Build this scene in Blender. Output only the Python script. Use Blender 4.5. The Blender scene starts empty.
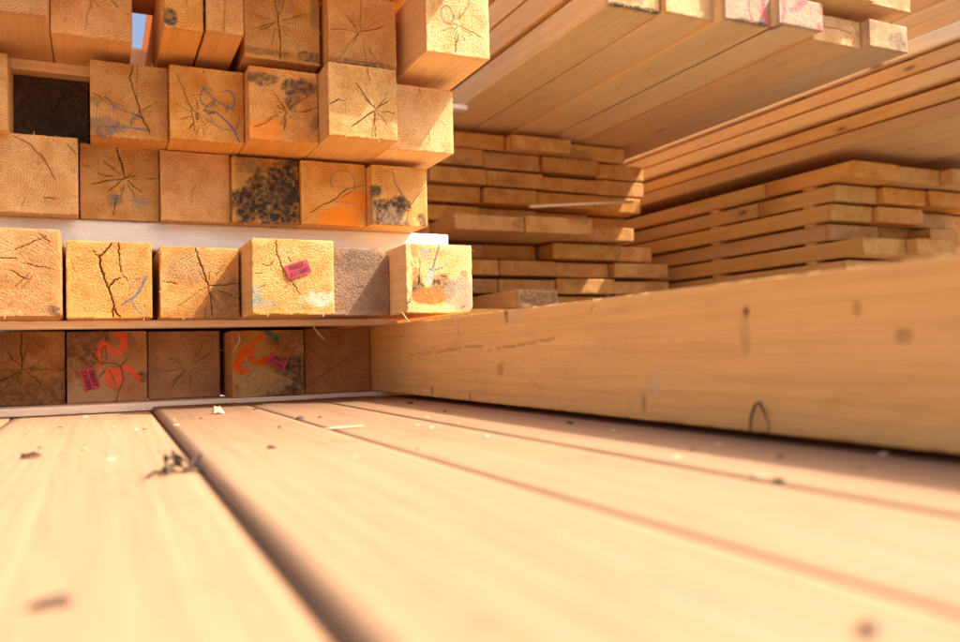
import bpy, math, random
import numpy as np
from mathutils import Matrix, Vector

# ------------------------------------------------------------------ frame of reference
# All coordinates below: X right along the beam ends, Y along the beams (away from the camera),
# Z up, measured from the camera's lens; ZC lifts everything so that the ground lies at Z = 0.
ZC = 0.42
F_PX, CXP, CYP = 808.0, 480.0, 321.0           # photograph 960 x 642
vY = Vector((97 - CXP, CYP - 361, -F_PX)).normalized()       # vanishing point of the beams
vX = Vector((2200 - CXP, CYP - 307, -F_PX))
vX = (vX - vX.dot(vY) * vY).normalized()
vZ = vX.cross(vY)
ROT = Matrix((vX, vY, vZ))                      # columns = camera axes in world space

scene = bpy.context.scene
cam_d = bpy.data.cameras.new('camera')
cam = bpy.data.objects.new('camera', cam_d)
scene.collection.objects.link(cam)
cam.matrix_world = Matrix.Translation((0, 0, ZC)) @ ROT.to_4x4()
cam_d.sensor_width = 36.0
cam_d.lens = 36.0 * F_PX / 960.0
cam_d.clip_start = 0.01
cam_d.clip_end = 500
cam_d.dof.use_dof = True
cam_d.dof.focus_distance = 1.30
cam_d.dof.aperture_fstop = 4.2
scene.camera = cam

# ------------------------------------------------------------------ sky, sun, exposure
SUN_TO = Vector((-0.68, 0.50, -1.0)).normalized()           # the way the light travels
elev = math.asin(-SUN_TO.z)
world = bpy.data.worlds.new('World'); scene.world = world
world.use_nodes = True
wn = world.node_tree
bg = wn.nodes['Background']
sky = wn.nodes.new('ShaderNodeTexSky')
sky.sky_type = 'NISHITA'; sky.sun_disc = False
sky.sun_elevation = elev
sky.sun_rotation = math.atan2(-SUN_TO.x, -SUN_TO.y)
wn.links.new(sky.outputs[0], bg.inputs[0])
bg.inputs[1].default_value = 0.14
sky.air_density = 0.8; sky.dust_density = 7.0; sky.ozone_density = 0.3
sun_d = bpy.data.lights.new('sun', 'SUN')
sun_d.energy = 3.4; sun_d.angle = math.radians(0.53); sun_d.color = (1.0, 0.92, 0.80)
sun = bpy.data.objects.new('sun', sun_d)
scene.collection.objects.link(sun)
sun.rotation_euler = SUN_TO.to_track_quat('-Z', 'Y').to_euler()
sun.location = (4, -3, 8)
scene.view_settings.view_transform = 'Standard'
scene.view_settings.look = 'None'
scene.view_settings.exposure = 1.10
scene.view_settings.gamma = 1.0
scene.render.engine = 'CYCLES'
scene.cycles.use_denoising = True
scene.cycles.max_bounces = 14
scene.cycles.diffuse_bounces = 10
scene.cycles.glossy_bounces = 3

# ------------------------------------------------------------------ helpers
def ray(px, py):
    d = Vector((px - CXP, CYP - py, -F_PX))
    return ROT @ d
def PY(px, py, Y):                       # where a pixel meets the plane Y = const
    d = ray(px, py); return d * (Y / d.y)
def PX_(px, py, X):
    d = ray(px, py); return d * (X / d.x)
def PZ(px, py, Z):
    d = ray(px, py); return d * (Z / d.z)
def depth_for(px, py, Z):                # the Y at which this pixel is at height Z
    return PZ(px, py, Z).y

def vnoise(x, y, seed):
    rng = np.random.RandomState(seed % (2**31)); T = rng.rand(64, 64)
    xi = np.floor(x).astype(int); yi = np.floor(y).astype(int)
    fx = x - xi; fy = y - yi
    fx = fx*fx*(3-2*fx); fy = fy*fy*(3-2*fy)
    a = T[xi % 64, yi % 64]; b = T[(xi+1) % 64, yi % 64]
    c = T[xi % 64, (yi+1) % 64]; d = T[(xi+1) % 64, (yi+1) % 64]
    return (a*(1-fx)+b*fx)*(1-fy)+(c*(1-fx)+d*fx)*fy
def fbm(x, y, seed, octv=4):
    s = 0; a = 1; t = 0
    for k in range(octv):
        s = s + a*vnoise(x*2**k+17.3*k, y*2**k+9.1*k, seed+k*101); t += a; a *= 0.55
    return s/t
def sstep(a, b, x):
    t = np.clip((x-a)/(b-a), 0, 1); return t*t*(3-2*t)

def polydist(U, V, pts):                 # distance to a polyline and the position along it
    best = np.full(U.shape, 9.0); par = np.zeros(U.shape)
    n = len(pts)-1
    for k in range(n):
        ax, ay = pts[k]; bx, by = pts[k+1]
        dx, dy = bx-ax, by-ay; L = dx*dx+dy*dy+1e-12
        t = np.clip(((U-ax)*dx+(V-ay)*dy)/L, 0, 1)
        d = np.hypot(U-ax-t*dx, V-ay-t*dy)
        m = d < best
        best = np.where(m, d, best); par = np.where(m, (k+t)/n, par)
    return best, par
def jag(pts, rng, amp, sub=5):
    out = []
    for k in range(len(pts)-1):
        a = np.array(pts[k]); b = np.array(pts[k+1])
        nrm = np.array((-(b-a)[1], (b-a)[0])); nrm = nrm/(np.hypot(*nrm)+1e-9)
        for j in range(sub):
            p = a+(b-a)*j/sub
            if j: p = p+nrm*rng.uniform(-amp, amp)
            out.append(tuple(p))
    out.append(tuple(pts[-1])); return out
def arc(cx, cy, rx, ry, a0, a1, n=14):
    return [(cx+rx*math.cos(math.radians(a0+(a1-a0)*i/n)), cy+ry*math.sin(math.radians(a0+(a1-a0)*i/n))) for i in range(n+1)]
def star(seed, cx=.5, cy=.5, n=6, lo=.15, hi=.5):
    rng = np.random.RandomState(seed); out = []
    a0 = rng.uniform(0, 6.28)
    for k in range(n):
        a = a0+6.283*k/n+rng.uniform(-.35, .35)
        r0 = rng.uniform(.0, .12); r1 = r0+rng.uniform(lo, hi)
        w = rng.uniform(.5, .85)
        m = (r0+r1)/2; da = rng.uniform(-.1, .1)
        out.append(([(cx+r0*math.cos(a), cy+r0*math.sin(a)), (cx+m*math.cos(a+da), cy+m*math.sin(a+da)),
                     (cx+r1*math.cos(a), cy+r1*math.sin(a))], w))
    return out

# ------------------------------------------------------------------ materials
def new_mat(name):
    m = bpy.data.materials.new(name); m.use_nodes = True
    nt = m.node_tree; b = nt.nodes['Principled BSDF']
    return m, nt, b
def N(nt, typ, **kw):
    n = nt.nodes.new(typ)
    for k, v in kw.items():
        if k.startswith('i_'):
            key = k[2:]; n.inputs[int(key) if key.isdigit() else key].default_value = v
        else: setattr(n, k, v)
    return n
def math_n(nt, op, a, b=None, c=None, clamp=False):
    n = nt.nodes.new('ShaderNodeMath'); n.operation = op; n.use_clamp = clamp
    for i, v in enumerate((a, b, c)):
        if v is None: continue
        if isinstance(v, (int, float)): n.inputs[i].default_value = v
        else: nt.links.new(v, n.inputs[i])
    return n.outputs[0]
def maprange(nt, v, a, b, c, d):
    n = nt.nodes.new('ShaderNodeMapRange'); n.interpolation_type = 'SMOOTHSTEP'
    nt.links.new(v, n.inputs[0])
    for i, x in enumerate((a, b, c, d)): n.inputs[i+1].default_value = x
    return n.outputs[0]
def mixc(nt, f, a, b, blend='MIX'):
    n = nt.nodes.new('ShaderNodeMix'); n.data_type = 'RGBA'; n.blend_type = blend
    for s, v in ((0, f), (6, a), (7, b)):
        if isinstance(v, (int, float)): n.inputs[s].default_value = v
        elif isinstance(v, tuple): n.inputs[s].default_value = v
        else: nt.links.new(v, n.inputs[s])
    return n.outputs[2]
def vmul(nt, v, s):
    n = nt.nodes.new('ShaderNodeVectorMath'); n.operation = 'MULTIPLY'
    nt.links.new(v, n.inputs[0]); n.inputs[1].default_value = s
    return n.outputs[0]
def noise(nt, v, scale, detail=3, rough=.55):
    n = nt.nodes.new('ShaderNodeTexNoise'); n.inputs['Scale'].default_value = scale
    n.inputs['Detail'].default_value = detail; n.inputs['Roughness'].default_value = rough
    nt.links.new(v, n.inputs['Vector']); return n.outputs['Fac']

def wood_material(name='sawn_softwood', deck=False):
    m, nt, b = new_mat(name)
    L = nt.links
    w = N(nt, 'ShaderNodeAttribute', attribute_name='wood').outputs['Vector']
    base = N(nt, 'ShaderNodeAttribute', attribute_name='base').outputs['Color']
    st = N(nt, 'ShaderNodeAttribute', attribute_name='stain')
    endg = N(nt, 'ShaderNodeAttribute', attribute_name='endgrain').outputs['Fac']
    oi = N(nt, 'ShaderNodeObjectInfo')
    # growth rings about the pith
    warp = noise(nt, vmul(nt, w, (14, 1.5, 14)), 1.0, 2)
    warp2 = noise(nt, vmul(nt, w, (60, 3, 60)), 1.0, 2)
    sep = N(nt, 'ShaderNodeSeparateXYZ'); L.new(w, sep.inputs[0])
    r = math_n(nt, 'SQRT', math_n(nt, 'ADD', math_n(nt, 'MULTIPLY', sep.outputs[0], sep.outputs[0]),
                                  math_n(nt, 'MULTIPLY', sep.outputs[2], sep.outputs[2])))
    rr = math_n(nt, 'ADD', r, math_n(nt, 'ADD', math_n(nt, 'MULTIPLY', warp, .022), math_n(nt, 'MULTIPLY', warp2, .004)))
    ringN = noise(nt, vmul(nt, w, (2, .2, 2)), 9, 2)
    phase = math_n(nt, 'FRACT', math_n(nt, 'MULTIPLY', rr, 235.0))
    ring = maprange(nt, phase, .35, 1.0, 0.0, 1.0)               # early to late wood
    ringE = math_n(nt, 'MULTIPLY', ring, maprange(nt, ringN, .3, .7, .25, 1.0))
    phaseS = math_n(nt, 'FRACT', math_n(nt, 'MULTIPLY', rr, 120.0))
    ringS = maprange(nt, phaseS, .2, 1.0, 0.0, 1.0)
    # fibres along the grain, blotches, end grain speckle
    fibre = noise(nt, vmul(nt, w, (420, 9, 420)), 1.0, 3)
    blot = noise(nt, vmul(nt, w, (11, 2.2, 11)), 1.0, 3)
    speck = noise(nt, w, 900, 3, .7)
    speck2 = noise(nt, w, 380, 4, .8)
    fleck = maprange(nt, noise(nt, w, 430, 2, .6), .585, .655, 0.0, 1.0)
    cloud = noise(nt, w, 26, 4, .6)
    # knots on the long faces
    vo = N(nt, 'ShaderNodeTexVoronoi', feature='F1'); vo.inputs['Scale'].default_value = 1.0
    vo.inputs['Randomness'].default_value = 1.0
    L.new(vmul(nt, w, (9, 3.2, 9)), vo.inputs['Vector'])
    kd = math_n(nt, 'ADD', vo.outputs['Distance'], math_n(nt, 'MULTIPLY', warp2, .05))
    knot = maprange(nt, kd, .06, .115, 1.0, 0.0)
    halo = maprange(nt, kd, .08, .26, 1.0, 0.0)
    # sides
    streak = noise(nt, vmul(nt, w, (95, 2.5, 95)), 1.0, 4, .65)
    scuff = maprange(nt, noise(nt, vmul(nt, w, (30, 14, 30)), 1.0, 5, .7), .52, .72, 0.0, 1.0)
    sideV = math_n(nt, 'ADD', math_n(nt, 'ADD', .56 if deck else .68, math_n(nt, 'MULTIPLY', fibre, .46 if deck else .34)), math_n(nt, 'MULTIPLY', blot, .20))
    sideV = math_n(nt, 'ADD', sideV, math_n(nt, 'MULTIPLY', streak, .34 if deck else .22))
    sideV = math_n(nt, 'SUBTRACT', sideV, math_n(nt, 'MULTIPLY', scuff, .16 if deck else .12))
    sideV = math_n(nt, 'SUBTRACT', sideV, math_n(nt, 'MULTIPLY', ringS, .055))
    sideV = math_n(nt, 'SUBTRACT', sideV, math_n(nt, 'MULTIPLY', halo, .12))
    sc = N(nt, 'ShaderNodeCombineColor'); [L.new(sideV, sc.inputs[i]) for i in range(3)]
    side = mixc(nt, 1.0, base, sc.outputs[0], 'MULTIPLY')
    side = mixc(nt, math_n(nt, 'MULTIPLY', ringS, .20), side, mixc(nt, 1.0, side, (1.0, .86, .66, 1), 'MULTIPLY'))
    side = mixc(nt, math_n(nt, 'MULTIPLY', knot, .75), side, (.13, .05, .018, 1))
    # ends
    ang = math_n(nt, 'ARCTAN2', sep.outputs[0], sep.outputs[2])
    rc = N(nt, 'ShaderNodeCombineXYZ'); L.new(math_n(nt, 'MULTIPLY', ang, 14.0), rc.inputs[0]); L.new(math_n(nt, 'MULTIPLY', r, 45.0), rc.inputs[1]); L.new(math_n(nt, 'MULTIPLY', oi.outputs['Random'], 50.0), rc.inputs[2])
    rays = maprange(nt, noise(nt, rc.outputs[0], 1.0, 3, .6), .60, .72, 0.0, 1.0)
    rays = math_n(nt, 'MULTIPLY', rays, maprange(nt, r, .004, .02, 0.0, 1.0))
    endV = math_n(nt, 'ADD', .30, math_n(nt, 'ADD', math_n(nt, 'MULTIPLY', speck, .60), math_n(nt, 'MULTIPLY', speck2, .90)))
    endV = math_n(nt, 'SUBTRACT', endV, math_n(nt, 'MULTIPLY', rays, .24))
    endV = math_n(nt, 'SUBTRACT', endV, math_n(nt, 'MULTIPLY', ringE, .34))
    endV = math_n(nt, 'SUBTRACT', endV, math_n(nt, 'MULTIPLY', fleck, .36))
    ec = N(nt, 'ShaderNodeCombineColor'); [L.new(endV, ec.inputs[i]) for i in range(3)]
    end = mixc(nt, 1.0, base, ec.outputs[0], 'MULTIPLY')
    end = mixc(nt, maprange(nt, cloud, .35, .68, 0, .75), end, mixc(nt, 1.0, end, (.82, .62, .40, 1), 'MULTIPLY'))
    col = mixc(nt, endg, side, end)
    # stains, crayon, spray paint and painted shade carried by the surface
    col = mixc(nt, st.outputs['Alpha'], col, mixc(nt, .45, st.outputs['Color'], mixc(nt, 1.0, st.outputs['Color'], ec.outputs[0], 'MULTIPLY')))
    # every piece a little different
    hs = N(nt, 'ShaderNodeHueSaturation')
    L.new(math_n(nt, 'ADD', .4950, math_n(nt, 'MULTIPLY', oi.outputs['Random'], .006)), hs.inputs['Hue'])
    L.new(math_n(nt, 'ADD', .86, math_n(nt, 'MULTIPLY', math_n(nt, 'FRACT', math_n(nt, 'MULTIPLY', oi.outputs['Random'], 7.31)), .24)), hs.inputs['Value'])
    L.new(math_n(nt, 'ADD', .96, math_n(nt, 'MULTIPLY', math_n(nt, 'FRACT', math_n(nt, 'MULTIPLY', oi.outputs['Random'], 13.7)), .10)), hs.inputs['Saturation'])
    if deck:
        for k_ in ('Hue', 'Saturation', 'Value'):
            for l_ in list(hs.inputs[k_].links): L.remove(l_)
        hs.inputs['Hue'].default_value = .498; hs.inputs['Saturation'].default_value = 1.0; hs.inputs['Value'].default_value = 1.0
    L.new(col, hs.inputs['Color'])
    L.new(hs.outputs[0], b.inputs['Base Color'])
    b.inputs['Roughness'].default_value = .72
    b.inputs['Specular IOR Level'].default_value = .22
    # relief: torn fibres on the ends, saw marks across the long faces
    wv = N(nt, 'ShaderNodeTexWave', wave_type='BANDS', bands_direction='Y')
    wv.inputs['Scale'].default_value = 22; wv.inputs['Distortion'].default_value = 6
    wv.inputs['Detail'].default_value = 2; wv.inputs['Detail Scale'].default_value = 3
    L.new(w, wv.inputs['Vector'])
    hE = math_n(nt, 'ADD', math_n(nt, 'MULTIPLY', speck2, 1.0), math_n(nt, 'MULTIPLY', speck, .7))
    hS = math_n(nt, 'ADD', math_n(nt, 'MULTIPLY', fibre, .45), math_n(nt, 'MULTIPLY', wv.outputs['Fac'], .12))
    mixh = N(nt, 'ShaderNodeMix'); L.new(endg, mixh.inputs[0]); L.new(hS, mixh.inputs[2]); L.new(hE, mixh.inputs[3])
    bp = N(nt, 'ShaderNodeBump'); bp.inputs['Strength'].default_value = .7; bp.inputs['Distance'].default_value = .0011
    L.new(mixh.outputs[0], bp.inputs['Height']); L.new(bp.outputs[0], b.inputs['Normal'])
    return m
WOOD = wood_material()
DECK = wood_material('sawn_deck_wood', True)

def plain_mat(name, col, rough=.7, var=.3, scale=60):
    m, nt, b = new_mat(name)
    tc = N(nt, 'ShaderNodeTexCoord'); n = noise(nt, tc.outputs['Object'], scale, 4)
    c2 = tuple(x*(1-var) for x in col)+(1,)
    nt.links.new(mixc(nt, maprange(nt, n, .3, .7, 0, 1), c2, tuple(col)+(1,)), b.inputs['Base Color'])
    b.inputs['Roughness'].default_value = rough
    bp = N(nt, 'ShaderNodeBump'); bp.inputs['Strength'].default_value = .4; bp.inputs['Distance'].default_value = .001
    nt.links.new(n, bp.inputs['Height']); nt.links.new(bp.outputs[0], b.inputs['Normal'])
    return m
M_STICK = plain_mat('red_paper', (.62, .035, .06), .55, .15, 300)
M_INK = plain_mat('black_ink', (.035, .012, .02), .6, .2, 300)
M_GROUND = plain_mat('gravel', (.30, .27, .23), .9, .4, 40)
M_CONC = plain_mat('concrete', (.35, .33, .30), .9, .3, 30)
M_LEAF = plain_mat('dry_leaf', (.10, .045, .03), .7, .5, 200)
M_LEAFG = plain_mat('withered_stem', (.13, .11, .035), .7, .4, 200)
M_BARK = plain_mat('bark', (.10, .055, .03), .85, .5, 260)
M_WIRE = plain_mat('dark_wire', (.03, .022, .018), .5, .3, 300)

# ------------------------------------------------------------------ timber builder
PINE = (.64, .335, .105)
PALE = (.74, .48, .23)
CREAM = (.74, .575, .40)
BROWN = (.52, .27, .10)
GREY = (.30, .235, .175)
PLANKC = (.385, .228, .124)
DARK = (.12, .070, .038)

def tagp(o, label, cat, group=None):
    o['label'] = label; o['category'] = cat; o['kind'] = 'thing'
    if group: o['group'] = group

def timber(name, x0, x1, z0, z1, yf, yb, nx=10, nz=5, base=PINE, cracks=(), stains=(), marks=(), seed=1,
           rnd=.0014, pith=None, rough=.0006, crack_depth=.010, chips=(), yaw=0, grain='end', bow=.0, facing='front', us=None, cell=None):
    """A sawn timber. Its detailed face is a grid, cut by real grooves for the cracks; the long faces run back from it.
    facing 'front': detailed face looks at -Y. facing 'left': detailed face looks at -X (x = depth)."""
    rng = np.random.RandomState(seed*7+3)
    if facing == 'front':
        W, H, D = x1-x0, z1-z0, yb-yf
        loc = ((x0+x1)/2, yf, z0); rz = yaw
    else:
        W, H, D = yb-yf, z1-z0, x1-x0
        loc = (x0, (yf+yb)/2, z0); rz = -math.pi/2+yaw
    us = np.linspace(0, 1, nx+1) if us is None else us; vs = np.linspace(0, 1, nz+1)
    U, V = np.meshgrid(us, vs, indexing='ij')
    X = (U-.5)*W; Z = V*H
    r = min(rnd, H*.45, W*.45)
    # rounded arrises, each corner with a radius of its own
    Zc = Z-H/2
    for sx in (-1, 1):
        for sz in (-1, 1):
            rc = r*rng.uniform(.6, 1.5)
            for ch in chips:
                if (ch[0], ch[1]) == (sx, sz): rc = ch[2]
            ex = sx*X-(W/2-rc); ez = sz*Zc-(H/2-rc)
            m = (ex > 0) & (ez > 0)
            l = np.hypot(ex, ez)+1e-12; k = np.maximum(ex, ez)/l
            X = np.where(m, sx*(W/2-rc+ex*k), X); Zc = np.where(m, sz*(H/2-rc+ez*k), Zc)
    Z = Zc+H/2
    big = max(W, H)
    cell = cell or max(W/nx, H/nz)
    Um, Vm = U*W, V*H
    relief = (fbm(Um*18+3, Vm*18, seed+11, 3)-.5)*.003*(1 if grain == 'end' else .6)
    if rough: relief = relief+rng.uniform(-1, 1, U.shape)*rough
    dE = np.minimum.reduce([Um, W-Um, Vm, H-Vm])
    soft = .0016*np.exp(-(dE/.0014)**2)*(3.0*np.clip(fbm(Um*90, Vm*90, seed+5, 3)-.42, 0, 1))
    Yv = relief*sstep(0, .01, dE)+soft
    ca = np.zeros(U.shape)
    for c in cracks:
        pts, wd = c
        pts = [(p[0]*W, p[1]*H) for p in pts]
        pts = jag(pts, rng, .0011, 5)
        d, par = polydist(Um, Vm, pts)
        hw = max(.00062*wd, .54*cell if nx > 60 else .6*cell)*(1.0-.45*np.abs(2*par-1)**2)*(.7+.6*vnoise(par*9, par*0+.5, seed+77))
        g = np.clip(1-(d/hw)**2, 0, 1)
        ca = np.maximum(ca, np.sqrt(g)*min(1.2, .08+.8*wd*wd))
    Yv = Yv+ca*crack_depth
    # stain, paint and painted shade colours
    SC = np.zeros(U.shape+(3,)); SA = np.zeros(U.shape)
    def lay(col, a):
        nonlocal SC, SA
        a = np.clip(a, 0, 1); na = a+SA*(1-a)
        w_ = np.where(na > 1e-6, a/np.maximum(na, 1e-6), 0)
        SC = SC*(1-w_[..., None])+np.array(col)*w_[..., None]; SA = na
    for s in stains:      # (u, v, ru, rv, colour, strength, roughness of the outline 0..1, noise scale)
        cu, cv, ru, rv, col, stg, ro, ns = s
        q = np.hypot((U-cu)/ru, (V-cv)/rv)
        nn = fbm(Um*ns, Vm*ns, seed+int(cu*97)+int(cv*31)+5, 5)
        f = 1-q+(nn-.5)*2.4*ro
        grainy = (.12+1.45*fbm(Um*200, Vm*200, seed+9, 3)) if col[0] < .3 else .55+.9*fbm(Um*ns*4, Vm*ns*4, seed+9, 3)
        lay(col, sstep(-.12, .34, f)*stg*np.clip(grainy, 0, 1.15))
    for mk in marks:      # (points, half width in m, colour, strength, soft)
        pts, hw, col, stg, so = mk
        pts = [(p[0]*W, p[1]*H) for p in pts]
        d, par = polydist(Um, Vm, pts)
        nn = fbm(Um*260, Vm*260, seed+21, 3)
        n2 = fbm(Um*45, Vm*45, seed+23, 2)
        hw = max(hw, .45*cell)
        lay(col, sstep(hw*(1+so), hw*(1-so*.6), d+(n2-.5)*hw*.7)*stg*np.clip(.25+1.5*nn, 0, 1) if so < .9 else sstep(hw*1.75, hw*.35, d+(n2-.5)*hw*1.7)*stg*np.clip(.1+1.5*nn, 0, 1))
    ncap = (nx+1)*(nz+1)
    idx = np.arange(ncap).reshape(nx+1, nz+1)
    loop = np.concatenate([idx[:-1, 0], idx[-1, :-1], idx[:0:-1, -1], idx[0, :0:-1]])   # anticlockwise seen from the front
    nl = len(loop)
    P = np.stack([X, Yv, Z], -1).reshape(-1, 3)
    ys = [.0035, .016, D*.25, D*.55, D]
    if grain != 'end': ys = [.0035, D*.5, D]
    rings = []; 
    bx, bz = P[loop, 0], P[loop, 2]
    for k, y in enumerate(ys):
        wob = bow*math.sin(3.1*y/D*1.3+seed) if D > .3 else 0
        wob0 = bow*math.sin(seed)
        jit = rng.uniform(-1, 1, nl)*.0003 if k < 2 else 0
        rings.append(np.stack([bx+(wob-wob0)+jit, np.full(nl, y), bz+jit*0], -1))
    # the groove of a crack runs a little back along the arris
    edge_c = ca.reshape(-1)[loop]
    rings[0][:, 1] = np.maximum(rings[0][:, 1], P[loop, 1]+.001)
    rings[1][:, 1] = np.maximum(rings[1][:, 1], rings[0][:, 1]+.002)
    allv = np.concatenate([P]+rings)
    q = np.stack([idx[:-1, :-1], idx[1:, :-1], idx[1:, 1:], idx[:-1, 1:]], -1).reshape(-1, 4)
    quads = [q]
    prev = loop
    for k in range(len(ys)):
        cur = ncap+k*nl+np.arange(nl)
        quads.append(np.stack([np.roll(prev, -1), prev, cur, np.roll(cur, -1)], -1))
        prev = cur
    quads = np.concatenate(quads)
    nq = len(quads)
    me = bpy.data.meshes.new(name)
    me.vertices.add(len(allv)); me.vertices.foreach_set('co', allv.astype(np.float32).ravel())
    me.loops.add(nq*4+nl)
    me.loops.foreach_set('vertex_index', np.concatenate([quads.ravel(), prev[::-1]]).astype(np.int32))
    me.polygons.add(nq+1)
    me.polygons.foreach_set('loop_start', np.concatenate([np.arange(nq)*4, [nq*4]]).astype(np.int32))
    sm = np.zeros(nq+1, dtype=bool); sm[:len(q)] = grain == 'end' and nx > 40
    me.update(calc_edges=True)
    # solid wood coordinates, centred on the pith
    pu, pv = pith if pith else (rng.uniform(.2, .8), rng.uniform(-.3, .7))
    off = rng.uniform(0, 9)
    if grain == 'end':
        wd = np.stack([allv[:, 0]-(pu-.5)*W, allv[:, 1]+off, allv[:, 2]-pv*H], -1)
    else:                                  # grain runs along local x
        wd = np.stack([allv[:, 1]-.5*D, allv[:, 0]+off, allv[:, 2]-pv*H], -1)
    a = me.attributes.new('wood', 'FLOAT_VECTOR', 'POINT'); a.data.foreach_set('vector', wd.astype(np.float32).ravel())
    bc = np.ones((len(allv), 4)); bc[:, :3] = base if base in (PINE, PALE, CREAM, BROWN, DARK, PLANKC) else (base[0]*1.01, base[1]*.905, base[2]*.76)
    a = me.attributes.new('base', 'FLOAT_COLOR', 'POINT'); a.data.foreach_set('color', bc.astype(np.float32).ravel())
    e = np.zeros(len(allv))
    if grain == 'end': e[:ncap] = 1; e[ncap:ncap+nl] = .6
    a = me.attributes.new('endgrain', 'FLOAT', 'POINT'); a.data.foreach_set('value', e.astype(np.float32))
    s = np.zeros((len(allv), 4)); s[:ncap, :3] = SC.reshape(-1, 3); s[:ncap, 3] = SA.ravel()
    for k in range(2): s[ncap+k*nl:ncap+(k+1)*nl] = s[loop]*np.array([1, 1, 1, .7-.5*k])
    a = me.attributes.new('stain', 'FLOAT_COLOR', 'POINT'); a.data.foreach_set('color', s.astype(np.float32).ravel())
    me.materials.append(WOOD)
    me.validate()
    o = bpy.data.objects.new(name, me)
    scene.collection.objects.link(o)
    o.location = (loc[0], loc[1], loc[2]+ZC); o.rotation_euler = (0, 0, rz)
    o['size_w'] = W; o['size_h'] = H
    return o

def mesh_obj(name, verts, faces, mat, parent=None, loc=(0, 0, 0), rot=(0, 0, 0), smooth=False):
    me = bpy.data.meshes.new(name); me.from_pydata(verts, [], faces); me.update()
    if smooth: me.polygons.foreach_set('use_smooth', [True]*len(me.polygons))
    me.materials.append(mat)
    if mat is WOOD:
        n = len(me.vertices)
        co = np.zeros(n*3); me.vertices.foreach_get('co', co); co = co.reshape(-1, 3)
        a = me.attributes.new('wood', 'FLOAT_VECTOR', 'POINT')
        a.data.foreach_set('vector', (co+np.array([.05, len(name)*.37+loc[0]*5, .03])).astype(np.float32).ravel())
        a = me.attributes.new('base', 'FLOAT_COLOR', 'POINT')
        a.data.foreach_set('color', np.tile(np.array([.60, .43, .26, 1], np.float32), n))
        a = me.attributes.new('stain', 'FLOAT_COLOR', 'POINT'); a.data.foreach_set('color', np.zeros(n*4, np.float32))
        a = me.attributes.new('endgrain', 'FLOAT', 'POINT'); a.data.foreach_set('value', np.zeros(n, np.float32))
    o = bpy.data.objects.new(name, me); scene.collection.objects.link(o)
    o.location = (loc[0], loc[1], loc[2]); o.rotation_euler = rot
    if parent: o.parent = parent
    return o

def box_pts(w, d, h):
    v = [(sx*w/2, sy*d/2, sz*h/2) for sx in (-1, 1) for sy in (-1, 1) for sz in (-1, 1)]
    f = [(0, 1, 3, 2), (4, 6, 7, 5), (0, 4, 5, 1), (2, 3, 7, 6), (0, 2, 6, 4), (1, 5, 7, 3)]
    return v, f

def sticker(beam, u, v, w, h, deg, lines):
    """red paper tag stapled flat to the end of a beam, two printed lines"""
    W, H = beam['size_w'], beam['size_h']
    n = 6; vs = []; fs = []
    for i in range(n+1):
        for j in range(5):
            x = (i/n-.5)*w; z = (j/4-.5)*h
            y = -.0026-.0012*abs(math.sin(3*i/n+.8*j))*(.4+abs(i/n-.5))
            vs.append((x, y, z))
    for i in range(n):
        for j in range(4):
            a = i*5+j; fs.append((a, a+5, a+6, a+1))
    s = mesh_obj('paper_tag', vs, fs, M_STICK, beam, ((u-.5)*W, 0, v*H), (0, -math.radians(deg), 0))
    s['label'] = 'red paper tag with printed numbers'
    for k, t in enumerate(lines):
        cu = bpy.data.curves.new('printed_number', 'FONT'); cu.body = t; cu.size = h*.46
        cu.align_x = 'CENTER'; cu.align_y = 'CENTER'; cu.offset = .00018
        tmp = bpy.data.objects.new('tmp', cu); scene.collection.objects.link(tmp)
        dg = bpy.context.evaluated_depsgraph_get(); dg.update()
        me = bpy.data.meshes.new_from_object(tmp.evaluated_get(dg))
        scene.collection.objects.unlink(tmp); bpy.data.objects.remove(tmp)
        me.materials.clear(); me.materials.append(M_INK)
        o = bpy.data.objects.new('printed_number', me); scene.collection.objects.link(o)
        o.parent = s; o.location = (w*.02, -.0046, h*(.22-.44*k)); o.rotation_euler = (math.pi/2, 0, 0)
    return s

# ------------------------------------------------------------------ setting
gs = 60
g = mesh_obj('ground', [(-gs, -gs, 0), (gs, -gs, 0), (gs, gs, 0), (-gs, gs, 0)], [(0, 1, 2, 3)], M_GROUND)
g['kind'] = 'structure'

# ------------------------------------------------------------------ foreground planks
ZP = -.083                                  # top of the planks
PT = .045
def plank(x0, x1, ztop, y0, y1, seed, label, yaw=0, base=PLANKC, th=PT):
    o = timber('plank', x0, x1, ztop-th, ztop, y0, y1, 14, 5, base=base, seed=seed, rnd=.0010, rough=.0002, yaw=yaw, bow=.0008)
    o.data.materials.clear(); o.data.materials.append(DECK)
    tagp(o, label, 'plank', 'planks of the foreground deck'); return o
YN = -.55
plank(-.60, -.455, ZP, YN, 2.4, 201, 'wide plank at the far left of the sunlit foreground deck')
plank(-.452, -.295, ZP-.001, YN, 2.4, 202, 'sunlit foreground plank next to the far left one')
plank(-.292, -.118, ZP, YN, 2.4, 203, 'broad sunlit foreground plank under the left beams')
plank(-.115, .0786, ZP-.0005, YN, 2.4, 204, 'broad sunlit plank left of the stepped joint, dried leaf clump on it')
plank(.0790, .2120, ZP+.0070, YN, 1.412, 205, 'raised sunlit plank right of the stepped joint', th=.0520)
plank(.2152, .3310, ZP+.0066, YN, 1.408, 206, 'second raised plank right of the stepped joint', th=.0516)
plank(.3335, .4480, ZP+.0072, YN, 1.412, 207, 'plank beside the long beam, partly in its shadow', th=.0522)
plank(.4510, .60, ZP+.0068, YN, 1.410, 208, 'plank under the long beam on the right', th=.0518)
def taper(o, side, k, y0, y1):
    """the sawn edge on one side runs slightly askew"""
    for v in o.data.vertices:
        if v.co.x*side > .02: v.co.x += k*(v.co.y+y0-y1)*min(1, abs(v.co.x)/(o['size_w']/2))
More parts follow.
